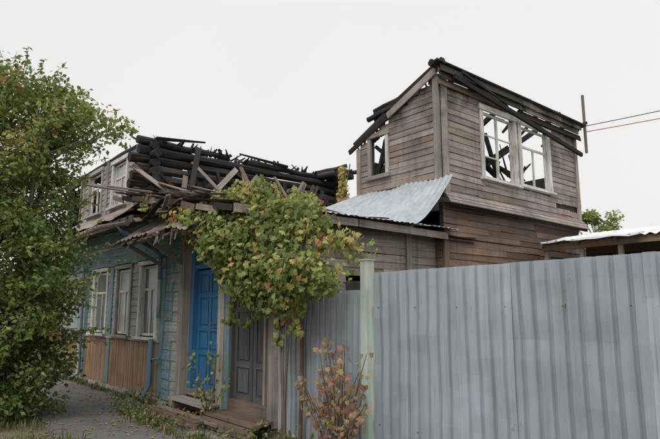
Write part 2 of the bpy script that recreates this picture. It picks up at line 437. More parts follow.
for i in range(14):
    x=U(-10.1,-8.3); b.beam((x,U(3.55,3.9),3.12+U(0,.15)),(x+U(.4,.9),U(3.5,4.1),3.1+U(0,.3)),U(.06,.11),.02,random.choice(['char','brown','grey','charlog']),(0,1,.3))
for i in range(12):
    x=U(-10.0,-7.6); b.beam((x,3.56,2.86),(x+U(-.15,.15),3.52,2.62+U(-.05,.15)),.05,.015,random.choice(['brown','grey']),(1,0,0),tip=.5)
b.done('porch_canopy',house)

# ---- upper burnt storey
F2=W('x',4.4,-1)
b=B()
uh=[(-16.45,-15.5,3.98,5.02),(-14.75,-13.85,4.0,5.0),(-13.05,-12.2,4.0,4.98)]
hboards(b,F2,-16.6,-11.55,3.86,5.12,.13,uh,'uppergrey',rag=.3,sag=.012,maxlen=2.0)
for x in (-16.6,-15.2,-13.45,-11.62):
    rect(b,F2,x-.07,x+.07,3.86,5.1+U(-.05,.12),.06,.05,'uppergrey')
window(b,F2,-14.75,-13.85,4.0,5.0,'greylight','white',None,.08,'T')
window(b,F2,-13.05,-12.2,4.0,4.98,'white','white','glasslight',.08,'T')
rect(b,F2,-16.53,-16.45,3.98,5.05,.06,.05,'char');rect(b,F2,-15.5,-15.42,3.98,5.05,.06,.05,'grey')
b.log((-16.75,4.45,5.18),(-11.9,4.45,5.18),.08,'char')
for i in range(56):
    x=U(-16.5,-11.3); b.beam((x,4.42+U(0,.2),4.9),(x+U(-.15,.15),4.42+U(0,.3),5.12+U(0,.25)),U(.03,.1),.03,'char',(1,0,0),tip=U(.1,.6))
b.done('upper_street_wall',house)
b=B()
for i in range(7):
    z=3.98+i*.19
    y1=9.8-(0 if i<5 else (i-4)*.12)
    if i<6: b.log((-11.12,4.12+U(-.16,.1),z),(-11.12,y1+U(-.15,.1),z-.02),.102,'charlog',.09,r=U(.1,.95))
    else:
        b.log((-11.12,4.15,z),(-11.14,6.3,z+.0),.095,'charlog',.05,r=.4); b.log((-11.14,6.75,z-.03),(-11.12,9.1,z-.05),.08,'char',.06)
    if i<6:
        b.log((-11.75,4.47,z+.1),(-10.85+U(-.12,.08),4.47,z+.1),.098,'charlog',r=U(.6,1))
        b.log((-11.5,9.55,z+.1),(-10.85+U(-.1,.1),9.55,z+.1),.09,'charlog')
b.beam((-11.0,4.5,5.18),(-10.95,5.6,5.3),.09,.04,'char',(0,1,0),tip=.4)
b.beam((-11.05,7.9,5.15),(-11.0,6.5,5.22),.08,.05,'charlog',(0,1,0),tip=.4)
for i in range(60):
    y=U(4.3,9.7); b.beam((-11.15,y,5.05),(-11.15+U(-.2,.2),y+U(-.3,.3),5.16+U(0,.14)),U(.03,.11),.03,'char',(0,1,0),tip=U(.1,.7))
for i in range(9):
    b.log((-11.3,8.85+i*.09,5.08+.08*(i%3)),(-10.55+U(-.25,.15),9.1+i*.1,5.10+.09*(i%3)),U(.05,.075),'char' if i%2 else 'charlog')
for i in range(34):
    y=U(4.6,8.8); L=U(.5,1.2)
    b.beam((-10.95+U(0,.5),y,3.95+U(-.05,.1)),(-10.98+U(0,.1),y+U(-.9,.9),4.1+L*.6),U(.06,.13),.022,random.choice(['brown','charlog','charlog','char','grey']),(0,1,0))
b.beam((-10.7,5.15,3.95),(-10.95,5.45,5.15),.12,.03,'char',(0,1,0))
b.beam((-10.7,6.9,3.95),(-10.95,6.5,4.9),.1,.03,'brown',(0,1,0))
for i in range(12):
    y=4.5+i*.24
    b.beam((-10.98,y,4.2+U(-.1,.1)),(-10.1+U(0,.3),y+.25,3.92+U(-.05,.05)),.17,.02,random.choice(['brown','grey','charlog']),(0,1,0))
b.done('upper_log_wall',house)
b=B()
for i in range(6):
    z=3.98+i*.195
    b.log((-16.5,9.75,z),(-11.0,9.75,z),.1,'charlog')
    b.log((-16.5,4.6,z),(-16.5,9.8,z),.1,'charlog')
for i in range(9):
    x=-16+i*.6; b.beam((x,4.5,5.1),(x+U(-.2,.2),U(5.6,7.5),5.0+U(-.2,.1)),.07,.1,'char',(1,0,0))
b.quad((-16.6,4.45,3.8),(-11.0,4.45,3.8),(-11.0,9.8,3.8),(-16.6,9.8,3.8),'char')
b.done('upper_interior_ruins',house)
b=B()
WL=W('y',-16.6,-1); hboards(b,WL,4.4,9.8,.1,5.0,.16,[],'grey')
WB=W('x',13.3,1); hboards(b,WB,-11.1,-6.5,.1,3.6,.2,[],'brown')
WB2=W('x',9.8,1); hboards(b,WB2,-16.6,-11.1,.1,3.9,.2,[],'brown')
WB3=W('y',-11.1,-1); hboards(b,WB3,9.8,13.3,.1,3.9,.2,[],'brown')
b.done('rear_walls',house)

# ---- annex side wall
b=B()
S=W('y',-6.68,1)
hboards(b,S,4.45,8.15,.1,2.98,.13,[(5.9,6.7,1.2,2.1)],'grey',maxlen=2.2,sag=.012)
rect(b,S,4.4,4.55,.1,3.0,.06,.05,'greylight')
rect(b,S,7.3,7.42,.1,2.95,.07,.05,'greylight')
rect(b,S,5.9,6.7,1.2,2.1,.0,.03,'dark')
S2=W('y',-6.5,1)
hboards(b,S2,8.15,13.3,.1,3.62,.135,[(9.9,10.5,1.3,2.3)],'brown',maxlen=2.6,sag=.012,miss=.01)
rect(b,S2,9.9,10.5,1.3,2.3,.0,.03,'dark')
rect(b,S2,8.12,8.26,.1,3.0,.06,.05,'brown')
S3=W('x',8.15,-1)
hboards(b,S3,-6.68,-6.5,.1,3.1,.155,[],'brown',backing=False)
b.done('annex_walls',house)

# ---- tower
T=W('y',-6.45,1)
b=B()
tw=[(9.42,10.55,4.28,5.66),(10.82,11.95,4.32,5.66)]
hboards(b,T,8.15,13.3,3.72,5.95,.125,tw,'towergrey',maxlen=2.0,sag=.012,miss=.01)
window(b,T,9.42,10.55,4.28,5.66,'white','white',None,.1,'G')
window(b,T,10.82,11.95,4.32,5.66,'white','white',None,.1,'T')
rect(b,T,8.13,8.27,3.7,6.0,.07,.05,'towergrey',.6); rect(b,T,13.2,13.33,3.7,5.95,.07,.05,'towergrey',.5)
for z,o in ((5.92,.07),(6.05,.1),(6.17,.13)):
    b.beam(T.p(8.02,z,o),T.p(10.7+U(-.5,.3),z+U(-.01,.01),o),.14,.025,'brown' if z<6 else 'charlog',(-.2,0,1))
    b.beam(T.p(10.75,z,o),T.p(13.55-U(0,.25),z-.02,o),.14,.025,'charlog' if z<6 else 'towergrey',(-.2,0,1))
b.log(T.p(7.9,6.25,.0),T.p(11.4,6.19,-.03),.07,'char',.05); b.log(T.p(11.9,6.16,.0),T.p(13.6,6.15,-.03),.05,'char',.06)
b.beam(T.p(7.9,6.28,.1),T.p(11.2,6.26,.12),.12,.03,'char',(1,0,0.2))
b.beam(T.p(11.0,6.25,.12),T.p(13.6,6.2,.16),.14,.03,'charlog',(1,0,0.2))
for i in range(52):
    y=U(8.0,13.5); b.beam(T.p(y,6.12,U(-.05,.1)),T.p(y+U(-.25,.25),6.25+U(0,.12),U(-.1,.12)),U(.02,.09),.02,'char',(0,1,0),tip=U(.1,.6))
b.beam(T.p(8.35,6.05,.19),T.p(13.35,5.42,.17),.09,.06,'char')
b.beam(T.p(8.6,6.2,.2),T.p(10.1,5.93,.2),.06,.04,'char',tip=.5)
for i in range(3):
    b.beam(T.p(8.1,3.76-i*.07,.07+i*.05),T.p(10.9,3.76-i*.07,.07+i*.05),.12,.022,'grey',(-.9,0,1))
    b.beam(T.p(10.92,3.76-i*.07,.07+i*.05),T.p(13.4,3.75-i*.07,.07+i*.05),.12,.022,'grey',(-.9,0,1))
b.beam(T.p(8.15,3.56,.13),T.p(13.4,3.55,.13),.05,.05,'char')
b.done('tower_window_wall',house)
b=B()
TF=W('x',8.15,-1)
slope=lambda x:6.15+(x+6.45)*.45
def lo(z): return max(-8.72,-6.45-(6.12-z)/.45)
hboards(b,TF,-8.72,-6.45,3.95,6.1,.125,[(-8.3,-7.86,4.42,5.24)],'towergrey',lo=lo,maxlen=2.4,sag=.012)
rect(b,TF,-6.59,-6.45,3.95,6.1,.065,.05,'greylight')
rect(b,TF,-8.74,-8.62,3.9,5.1,.06,.05,'towergrey')
rect(b,TF,-8.38,-8.3,4.38,5.28,.075,.06,'greylight');rect(b,TF,-7.86,-7.78,4.38,5.28,.075,.06,'white')
rect(b,TF,-8.42,-7.74,5.24,5.34,.085,.07,'towergrey');rect(b,TF,-8.42,-7.74,4.34,4.42,.1,.08,'greylight')
b.beam(TF.p(-8.2,4.42,-.05),TF.p(-8.0,5.2,-.1),.08,.05,'char',(1,0,0));b.beam(TF.p(-7.95,4.42,-.05),TF.p(-7.98,5.24,-.1),.07,.05,'char',(1,0,0))
b.beam(TF.p(-8.28,4.5,-.08),TF.p(-7.88,5.0,-.1),.09,.05,'char')
b.beam(TF.p(-8.28,5.1,-.08),TF.p(-7.88,4.75,-.1),.07,.05,'char')
b.beam(TF.p(-6.38,6.2,.1),TF.p(-7.75,5.6,.1),.14,.03,'greylight')
b.beam(TF.p(-6.3,6.32,.05),TF.p(-7.55,5.82,.04),.13,.1,'char')
b.beam(TF.p(-7.6,5.66,.08),TF.p(-8.95,5.08,.08),.1,.04,'char')
b.beam(TF.p(-7.9,5.68,.0),TF.p(-8.85,5.24,.0),.1,.08,'char')
for i in range(8):
    b.log((-8.3+U(-.15,.1),8.12+.05*i,5.70+.09*(i%3)),(-7.4+U(-.3,.2),8.3+.05*i,5.9+.09*(i%3)),U(.045,.065),'char')
for i in range(46):
    x=U(-8.7,-6.6); b.beam((x,8.18,slope(x)-.15),(x+U(-.16,.16),8.15+U(0,.15),slope(x)+U(.0,.24)),U(.02,.08),.03,'char',(1,0,0),tip=U(.1,.6))
for i in range(8):
    y=8.6+i*.62
    if i in(1,2,4,5,7): 
        b.beam((-6.5,y,6.1),(-6.95-U(0,.5),y+U(-.1,.2),5.88-U(0,.2)),.1,.06,'char',tip=.5); continue
    b.beam((-6.5,y,6.12),(-8.75+U(0,.5),y+U(-.35,.35),5.15),.11,.06,'char')
for i in range(4):
    b.beam((-7.0-.4*i,8.2,5.95-.18*i),(-7.0-.4*i+U(-.2,.2),U(9.2,11),5.9-.18*i),.09,.025,'char',(1,0,.45),tip=.6)
b.beam((-7.6,9.2,4.0),(-7.1,10.2,5.9),.1,.08,'char',(0,1,0));b.beam((-7.2,11.4,4.0),(-7.5,11.1,5.8),.08,.08,'char',(0,1,0))
b.beam((-7.5,10.1,5.4),(-7.5,12.4,4.4),.1,.04,'char')
for i in range(11): b.beam((U(-7.8,-7),U(10.8,12.8),U(4.2,5)),(U(-7.8,-7),U(10.8,13),U(4.9,5.7)),U(.05,.16),.03,'char',tip=U(.3,1))
TW_=W('y',-8.75,-1); hboards(b,TW_,8.15,13.3,3.6,4.9,.16,[],'grey')
TB=W('x',13.3,1); hboards(b,TB,-8.75,-6.45,3.6,5.0,.16,[],'grey')
b.done('tower_gable_wall',house)
b=B()
b.grid(lambda u,v:(-11.1+4.6*u,9.0+4.3*v,3.62+(1-u)*.25),8,8,'char')
b.done('attic_floor',house)
b=B()
b.beam((-6.25,13.55,5.5),(-6.27,13.6,7.02),.06,.05,'grey',(0,1,0));b.beam((-6.45,13.45,6.2),(-6.2,13.6,6.28),.06,.06,'char')
b.done('service_mast',house)
b=B()
def cs(u,v):
    x=-8.75+u*2.58
    bx=-8.75+u*2.35; bz=3.42-.45*u**1.2; by=6.4+.7*u
    s=v
    yy=8.08+(by-8.08)*s
    z=4.07+(bz-4.07)*(s*.85+.15*s*s)-.14*math.sin(math.pi*s)*(.3+.7*u)
    xx=x+(bx-x)*s+.06*math.sin(math.pi*s)*u
    return (xx,yy,z+.013*math.sin(x*2*math.pi/.12)+.045*noise.noise(Vector((x*1.6,s*2,0)))+.02*noise.noise(Vector((x*5,s*5,3))))
b.grid(cs,240,16,'sheet',.2)
b.done('curved_metal_sheet',house,smooth=True)
b=B()
b.tube([(-10.55,3.67,3.2),(-10.4,3.7,3.08),(-9.95,4.2,2.72),(-9.93,4.26,2.6),(-9.93,4.27,2.2)],.038,'bluepipe',10)
b.tube([(-10.15,4.25,1.12),(-10.15,4.25,.3),(-10.13,4.15,.14),(-10.12,4.05,.1)],.045,'bluepipe',10)
b.tube([(-10.15,4.25,.75),(-9.75,4.25,.8)],.02,'bluepipe',8)
b.tube([(-9.93,4.27,2.2),(-9.93,4.27,1.5)],.035,'greypipe',10)
b.tube([(-14.2,3.7,3.2),(-14.3,4.2,2.8),(-14.3,4.25,.2),(-14.3,4.1,.1)],.05,'greypipe',10)
b.done('downpipes',house,smooth=True)

# ---- wooden steps
st=B()
for i in range(2): st.beam((-8.95,4.28-i*.14,.24),(-7.7,4.27-i*.14+U(-.01,.01),.235),.13,.035,'grey',(0,1,0))
for i in range(2): st.beam((-9.15,3.98-i*.15,.10+U(-.005,.005)),(-7.2+U(-.2,.2),3.96-i*.15,.1),.14,.035,'brown',(0,1,0))
st.beam((-9.1,3.76,.05),(-7.3,3.75,.05),.09,.03,'brown')
for x in (-8.8,-7.85): st.beam((x,4.1,.11),(x,4.33,.11),.2,.06,'brown')
for x in (-9.0,-8.1,-7.4): st.beam((x,3.78,.04),(x,4.1,.04),.08,.08,'brown')
for i in range(3): st.beam((-7.5,4.28-i*.13,.2),(-6.3+U(-.05,.1),4.28-i*.13,.19),.12,.035,'brown',(0,1,0))
st.beam((-7.5,3.95,.1),(-6.2,3.95,.09),.14,.03,'brown')
st.beam((-7.1,3.6,.04),(-5.9,3.72,.035),.16,.04,'grey',(0,1,0))
for x in (-7.4,-6.4): st.beam((x,4.05,.0),(x,4.05,.18),.08,.08,'brown',(1,0,0))
st.done('wooden_steps')

# ================================================================== FENCE
fence=empty('corrugated_metal_fence')
def corr(b,x0,x1,z0,z1,y,per,dep,k,r,lean=0,seed=0):
    xs=[];x=x0
    while x<x1-.001:
        for q,d in ((0,0),(per*.66,0),(per*.74,dep),(per*.92,dep)):
            if x+q<x1: xs.append((x+q,d))
        x+=per
    xs.append((x1,0))
    nz=12
    bi=len(b.v)
    for (x,d) in xs:
        for j in range(nz+1):
            z=z0+(z1-z0)*j/nz
            b.v.append((x+.004*noise.noise(Vector((x*2,z*2,seed+5))),y+d+.02*noise.noise(Vector((x*1.1,z*1.3,seed)))+.012*noise.noise(Vector((x*4,z*4,seed)))+lean*(x-x0)*(z/2),z+.005*noise.noise(Vector((x*3,seed,0)))))
    for i in range(len(xs)-1):
        for j in range(nz):
            a=bi+i*(nz+1)+j
            b.face((a,a+nz+1,a+nz+2,a+1),[(0,0)]*4,r,k)
b=B()
x=-4.42;i=0
tints=[.35,.7,.1,.9,.3,.75,.3,.6,.5]
while x<4.5:
    w=1.12 if i!=1 else .55
    corr(b,x-.035,x+w,.06+U(-.01,.01),2.03+U(-.006,.006),4.36-.014*(i%2),.13,.026,'fence',tints[i%9],seed=i*3.1,lean=U(-.006,.006))
    x+=w;i+=1
b.done('street_panels',fence)
b=B()
for j,(x0,x1) in enumerate(((-6.27,-5.48),(-5.5,-4.6))):
    corr(b,x0,x1,.08,1.84+.01*j,4.38-.005*j,.1,.02,'fence',.1+.3*j,seed=20+j)
b.done('gate_panels',fence)
b=B()
b.box(-4.60,-4.49,4.3,4.41,0,2.17,'postgreen')
b.box(-4.61,-4.48,4.29,4.42,2.17,2.185,'postgreen')
b.done('painted_post',fence)
b=B()
b.tube([(-5.68,4.3,0),(-5.67,4.31,1.0),(-5.69,4.32,1.86)],.024,'rusty',8)
for x in (-2.7,-1.0,.7,2.4,4.1): b.box(x-.03,x+.03,4.42,4.48,0,1.98,'rusty')
for z in (.45,1.65):
    b.box(-4.5,4.5,4.4,4.42,z-.02,z+.02,'rusty'); b.box(-6.25,-4.6,4.415,4.44,z-.02,z+.02,'rusty')
x=-4.37
while x<4.4:
    for z in (.45,1.65): b.tube([(x,4.36,z),(x,4.336,z)],.0045,'rusty',6)
    x+=.52
b.done('fence_frame',fence)

# ================================================================== SHED
shed=empty('open_wooden_shed')
b=B()
b.grid(lambda u,v:(-6.2+5.0*u,10.9+2.3*v,3.02+.42*v+.02*math.sin(u*5.0*2*math.pi/.18)+.03*noise.noise(Vector((u*6,v*3,0)))),160,6,'shedroof',.7)
b.grid(lambda u,v:(-6.2+.15+1.9*u,10.75+.5*v,3.0+.1*v+.03*noise.noise(Vector((u*6,v*3,4)))),12,4,'sheet',.9)
b.done('roof',shed,smooth=True)
b=B()
b.beam((-6.15,11.0,2.93),(-1.3,11.0,2.95),.13,.05,'tan')
b.beam((-6.15,11.1,2.6),(-1.3,11.1,2.6),.06,.05,'grey')
for x in (-6.1,-5.35,-4.6,-3.75,-2.9,-2.1,-1.3):
    b.box(x-.04,x+.04,11.04,11.12,0,2.9,'greylight')
    b.beam((x,10.85,2.98),(x,13.2,3.38),.08,.05,'brown')
b.box(-6.2,-1.2,13.1,13.15,0,3.35,'dark')
WS=W('x',13.05,-1); hboards(b,WS,-6.2,-1.2,0.1,3.2,.2,[],'brown',backing=False)
WS=W('x',11.0,-1); vboards(b,WS,-6.1,-1.3,.1,1.9,.15,'grey',backing=False)
b.done('frame',shed)

# ================================================================== WIRES
b=B()
def wire(p,q,sag,r,k):
    pts=[Vector(p).lerp(Vector(q),t/16)-Vector((0,0,sag*4*(t/16)*(1-t/16))) for t in range(17)]
    b.tube(pts,r,k,6)
wire((-6.25,13.58,6.2),(4.5,22,9.2),.25,.010,'cable')
wire((-6.25,13.58,6.05),(4.5,22,8.9),.3,.010,'cablered')
b.done('power_lines',smooth=True)
b=B()
b.tube([(4.5,22,0),(4.5,22,5),(4.5,22,9.8)],[.16,.13,.1],'greylight',12)
b.beam((3.9,22,9.1),(5.1,22,9.1),.1,.1,'grey')
for x in (4.0,4.5,5.0): b.tube([(x,22,9.15),(x,22,9.35)],.04,'white',8)
b.done('utility_pole')

# ================================================================== GROUND
def groundmat():
    m,nt,out=newmat('dirt_and_grass')
    tc=N(nt,'ShaderNodeTexCoord').outputs['Object']
    a=noise_n(nt,tc,.8,8,.65);f=noise_n(nt,tc,30,4,.7)
    c=ramp(nt,a,[(.35,(.08,.095,.035)),(.5,(.12,.115,.06)),(.62,(.19,.16,.12))])
    c=mixc(nt,1.0,c,ramp(nt,f,[(.3,.6),(.7,1.3)]),'MULTIPLY')
    finish(nt,out,c,.95,f,.8,.03); return m
def asphaltmat():
    m,nt,out=newmat('old_asphalt')
    tc=N(nt,'ShaderNodeTexCoord').outputs['Object']
    a=noise_n(nt,tc,.9,8,.65);f=noise_n(nt,tc,90,4,.7);g=noise_n(nt,tc,7,6,.7)
    c=ramp(nt,a,[(.3,(.10,.097,.098)),(.55,(.145,.14,.138)),(.72,(.21,.195,.18))])
    c=mixc(nt,ramp(nt,g,[(.55,0),(.7,.6)]),c,(.21,.19,.165))
    c=mixc(nt,1.0,c,ramp(nt,f,[(.3,.75),(.7,1.25)]),'MULTIPLY')
    v=N(nt,'ShaderNodeTexVoronoi',feature='DISTANCE_TO_EDGE'); v.inputs['Scale'].default_value=.9
    mm=N(nt,'ShaderNodeVectorMath',operation='ADD'); nn=N(nt,'ShaderNodeTexNoise'); nn.inputs['Scale'].default_value=3
    nt.links.new(tc,nn.inputs['Vector']); nt.links.new(tc,mm.inputs[0]); nt.links.new(nn.outputs['Color'],mm.inputs[1]); nt.links.new(mm.outputs[0],v.inputs['Vector'])
    c=mixc(nt,ramp(nt,v.outputs['Distance'],[(.0,.7),(.012,0)]),c,(.045,.042,.038))
    finish(nt,out,c,.85,f,.6,.01); return m
M['ground']=groundmat();M['asphalt']=asphaltmat();M['kerb']=simple('kerb_concrete',(.32,.31,.29),.9,.2,10,.25)
b=B(); 
b.quad((-300,-300,0),(300,-300,0),(300,300,0),(-300,300,0),'ground'); b.done('ground')
b=B()
b.grid(lambda u,v:(-45+60*u,(2.3+.25*noise.noise(Vector((u*50,0,0)))+.12*noise.noise(Vector((u*220,0,0))))*(1-v)+v*(4.12+.12*noise.noise(Vector((u*90,5,0)))),.008),400,3,'asphalt'); b.done('sidewalk')
b=B(); b.quad((-80,-9,.006),(60,-9,.006),(60,-1.6,.006),(-80,-1.6,.006),'asphalt'); b.done('road')
b=B()
for i in range(60): b.box(-60+i*1.5+.01,-60+i*1.5+1.49,-1.6,-1.45,0,.13+U(-.005,.005),'kerb')
b.done('kerb')

# ================================================================== FOLIAGE
def leafdir():
    v=Vector((random.gauss(0,1),random.gauss(0,1),random.gauss(0,1))); return v.normalized()
def leaf(b,p,size,k,r,asp=.5,droop=.5):
    d=leafdir(); d.z=d.z*.6-droop; d.normalize()
    sd=d.cross(leafdir()).normalized(); n=d.cross(sd)
    p=Vector(p);w=size*asp*.5
    b.poly([tuple(p),tuple(p+d*size*.4+sd*w+n*size*.08),tuple(p+d*size),tuple(p+d*size*.4-sd*w+n*size*.08)],k,r)
LOB=[(0,0),(-.32,-.1),(-.5,.25),(-.3,.38),(-.38,.72),(-.12,.66),(0,1.02),(.12,.66),(.38,.72),(.3,.38),(.5,.25),(.32,-.1)]
def lobed(b,p,size,k,r,face=None):
    n=(face if face else Vector((.2,-.8,.5)))+leafdir()*.8; n.normalize()
    d=Vector((random.gauss(0,.5),random.gauss(0,.3),-1)); d=(d-n*d.dot(n)).normalized(); sd=d.cross(n)
    p=Vector(p); cu=U(-.15,.45)
    b.poly([tuple(p+sd*(x*size)+d*(y*size)-n*(abs(x)*cu*size+ (y*y)*.18*size)) for x,y in LOB],k,r)

tree=empty('box_elder_tree')
C0=Vector((-10.25,1.75,0))
b=B()
def branch(p0,p1,r0,r1,bend=.25):
    p0=Vector(p0);p1=Vector(p1);o=leafdir()*bend*(p1-p0).length*.4
    pts=[];n=5
    for i in range(n+1):
        t=i/n;pts.append(p0.lerp(p1,t)+o*math.sin(math.pi*t)*.5)
    b.tube(pts,[r0+(r1-r0)*i/n for i in range(n+1)],'bark',6,.15)
    return pts
def prof(z):
    P=[(.0,.8),(.6,1.1),(1.3,1.3),(2.2,1.32),(3.2,1.1),(4.0,1.15),(4.7,1.15),(5.2,.85),(5.7,.35)]
    for (a,ra),(c,rc) in zip(P,P[1:]):
        if a<=z<=c: return ra+(rc-ra)*(z-a)/(c-a)
    return .3
clumps=[]
for i in range(430):
    z=U(.1,5.45);th=U(0,2*math.pi);rr=prof(z)*(R()**.4)*U(.75,1.1)
    clumps.append((C0+Vector((math.cos(th)*rr,math.sin(th)*rr,z)),U(.14,.33)))
for q in ((-9.45,2.75,4.65,.3),(-9.2,2.95,4.75,.25),(-9.05,3.05,4.5,.2),(-8.9,3.1,4.6,.17),(-9.55,2.7,4.95,.22),(-9.7,2.5,5.15,.25),(-9.4,2.7,4.8,.25),(-9.6,2.6,4.45,.3)):
    clumps.append((Vector(q[:3]),q[3]))
stems=[]
for i in range(6):
    th=i*1.05+.3
    base=C0+Vector((math.cos(th)*.18,math.sin(th)*.18,0))
    top=C0+Vector((math.cos(th)*U(.5,1.0),math.sin(th)*U(.5,1.0),U(3.8,5.2)))
    stems.append(branch(base,top,.06,.02,.15))
allp=[p for s in stems for p in s[1:]]
for c,r in clumps:
    q=min(allp,key=lambda p:(p-c).length+ (0 if p.z<c.z else 1)*.6)
    branch(q,c,.012,.004,.2)
shoots=[]
for i in range(150):
    z=U(.8,5.6);th=U(0,6.28);rr=prof(min(z,5.6))*.95
    p=C0+Vector((math.cos(th)*rr,math.sin(th)*rr,z))
    d=Vector((math.cos(th),math.sin(th),U(-.1,1.2)+(.8 if z>4.5 else 0))).normalized()
    L=U(.3,.7);q=p+d*L+Vector((0,0,-.08)); branch(p-d*.3,q,.007,.002,.1); shoots.append((p-d*.1,q))
b.done('trunk_and_limbs',tree,smooth=True)
b=B()
for c,r in clumps:
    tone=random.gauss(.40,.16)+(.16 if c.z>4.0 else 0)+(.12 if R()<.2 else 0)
    n=int(135*(r/.3)**1.5)
    for j in range(n):
        v=leafdir()*(R()**.5)*r*1.3; v.z*=.75
        leaf(b,c+v,U(.06,.115),'treeleaf',min(1,max(0,tone+random.gauss(0,.12))),.6)
for p,q in shoots:
    tone=random.gauss(.55,.13)
    for j in range(28):
        t=R(); leaf(b,p.lerp(q,t)+leafdir()*U(.01,.08)*(1.2-t),U(.05,.10),'treeleaf',min(1,max(0,tone+random.gauss(0,.1))),.5)
b.done('foliage',tree)

vine=empty('grape_vine')
b=B()
for k_ in range(4):
    x=-5.85+.05*k_
    pts=[(x+.03*math.sin(t*5+k_),4.12+.03*math.cos(t*4+k_),t*2.3) for t in [i/10 for i in range(11)]]
    b.tube(pts,[.022-.0015*i for i in range(11)],'bark',6,.2)
for k_ in range(30):
    x=U(-7.4,-5.4);b.tube([(x,4.2,U(2.4,2.9)),(x+U(-.3,.3),U(3.95,4.2),U(2.1,2.5)),(x+U(-.4,.4),U(3.9,4.2),U(1.7,2.1))],.006,'bark',5)
b.done('stems',vine)
b=B()
vc=[]
top=[(-8.35,3.10),(-7.9,3.2),(-7.3,3.28),(-6.8,3.28),(-6.2,3.2),(-5.7,3.0),(-5.3,2.76),(-5.0,2.46),(-4.72,2.1)]
bot=[(-8.35,2.96),(-7.9,2.8),(-7.45,2.5),(-7.05,2.15),(-6.6,1.9),(-6.1,1.75),(-5.6,1.72),(-5.1,1.88),(-4.72,1.8)]
def ip(P,x):
    for (a,ra),(c,rc) in zip(P,P[1:]):
        if a<=x<=c: return ra+(rc-ra)*(x-a)/(c-a)
    return P[-1][1]
for i in range(320):
    x=U(-8.3,-4.75);z0=ip(bot,x);z1=ip(top,x)
    if R()>(z1-z0+.3)/1.5: continue
    t=R();z=z0+(z1-z0)*t
    y=4.08-.3*math.sin(math.pi*min(1,t*1.1))+U(-.1,.12)
    if x>-6.3: y+=U(0,.5)*t
    vc.append((x,y,z,U(.10,.22)))
for i in range(55):
    vc.append((U(-8.0,-6.3),U(4.0,5.2),3.16+U(-.03,.08),U(.12,.2)))
for i in range(34):
    x=U(-9.4,-8.0); vc.append((x,U(3.7,4.1),zr(x)-U(.0,.25),U(.06,.12)))
for i in range(18):
    x=random.choice([-7.0,-6.6,-6.4,-5.9,-5.8,-5.5,-6.2]);z=U(1.25,1.8); vc.append((x+U(-.1,.1),4.08,z,.07))
for x,y,z,r in vc:
    z0_=z
    if y>4.4 and x<-6.35: z0_=max(z,zr(x)+.08)
    tone=random.gauss(.34,.15)+ (.1 if z>2.9 else -.04)+(.32 if R()<.14 else 0)+(.25 if x<-8 else 0)
    for j in range(int(52*(r/.2)**1.6)+5):
        v=leafdir()*(R()**.5)*r*1.25
        lobed(b,(x+v.x,min(y+v.y,4.33) if (z<1.9 or x<-6.4) and z<3.1 and y<4.4 else y+v.y,z0_+v.z),U(.04,.095),'vineleaf',min(1,max(0,tone+random.gauss(0,.16))))
b.done('leaves',vine)
cr=empty('climbing_creeper')
b=B()
b.tube([(-8.95,7.9,3.45),(-9.0,7.95,4.0),(-8.93,8.0,4.5),(-8.85,8.0,4.8)],.012,'bark',5)
b.tube([(-9.0,7.95,3.5),(-9.2,7.9,4.1),(-9.05,8.0,4.6)],.01,'bark',5)
b.done('stems',cr)
b=B()
for i in range(460):
    t=R();z=3.4+1.35*t
    lobed(b,(-9.02+random.gauss(0,.13*(1.1-t)),7.93+U(-.08,.08),z),U(.05,.09),'vineleaf',min(1,max(0,random.gauss(.7,.12))),Vector((.3,-1,.2)))
b.done('leaves',cr)

def shrub(name,cx,cy,w,h,ns,nl,lk,tone,sz=(.05,.09),y_max=4.28):
    o=empty(name); b=B();tips=[]
    for i in range(ns):
        bx=cx+U(-.15,.15)*w;tx=cx+U(-.55,.55)*w;tz=h*U(.45,1);ty=cy+U(-.35,.15)
        pts=[(bx,cy,0),(bx+(tx-bx)*.35,cy+(ty-cy)*.4,tz*.45),(bx+(tx-bx)*.75,cy+(ty-cy)*.8,tz*.8),(tx,ty,tz)]
        b.tube(pts,[.008,.007,.005,.003],'rusty' if i%2 else 'bark',5)
        for t in range(nl):
            q=U(.25,1);s_=min(2,int(q*3));P=Vector(pts[s_]).lerp(Vector(pts[s_+1]),q*3-s_ if q<1 else 1)
            tips.append(P)
    b.done('stems',o); b=B()
    for P in tips:
        p=P+leafdir()*.07; p.y=min(p.y,y_max)
        lobed(b,p,U(*sz),lk,min(1,max(0,random.gauss(tone,.24))))
    b.done('leaves',o)
shrub('red_leaved_shrub',-4.75,4.1,1.1,1.3,22,18,'shrubleaf',.5,(.035,.075))
shrub('red_leaved_shrub',-7.45,4.05,.4,1.2,7,16,'vineleaf',.4,(.04,.07))
weeds=B()
def tuft(x,y,h,n,sp):
    for i in range(n):
        a=U(0,6.28);px,py=x+random.gauss(0,sp),y+random.gauss(0,sp*.6)
        L=h*U(.5,1.1);lean=U(.1,.6)*L;w=U(.004,.009)
        d=Vector((math.cos(a),math.sin(a),0));s_=Vector((-d.y,d.x,0))*w
        p0=Vector((px,py,0));p1=p0+d*lean*.35+Vector((0,0,L*.6));p2=p0+d*lean+Vector((0,0,L))
        r=R()
        weeds.poly([tuple(p0-s_),tuple(p0+s_),tuple(p1+s_*.8),tuple(p1-s_*.8)],'grassleaf',r)
        weeds.poly([tuple(p1-s_*.8),tuple(p1+s_*.8),tuple(p2)],'grassleaf',r)
for i in range(90):
    x=U(-16,-4.7); tuft(x,4.2+U(-.1,.08) if x<-9.3 or x>-6 else 3.5+U(-.2,.1),U(.05,.18),20,.08)
for i in range(330):
    x=U(-17,-4); tuft(x,U(.4,2.3),U(.05,.16),26,.16)
for i in range(60): tuft(U(-4.5,0),U(3.9,4.28),U(.1,.3),24,.1)
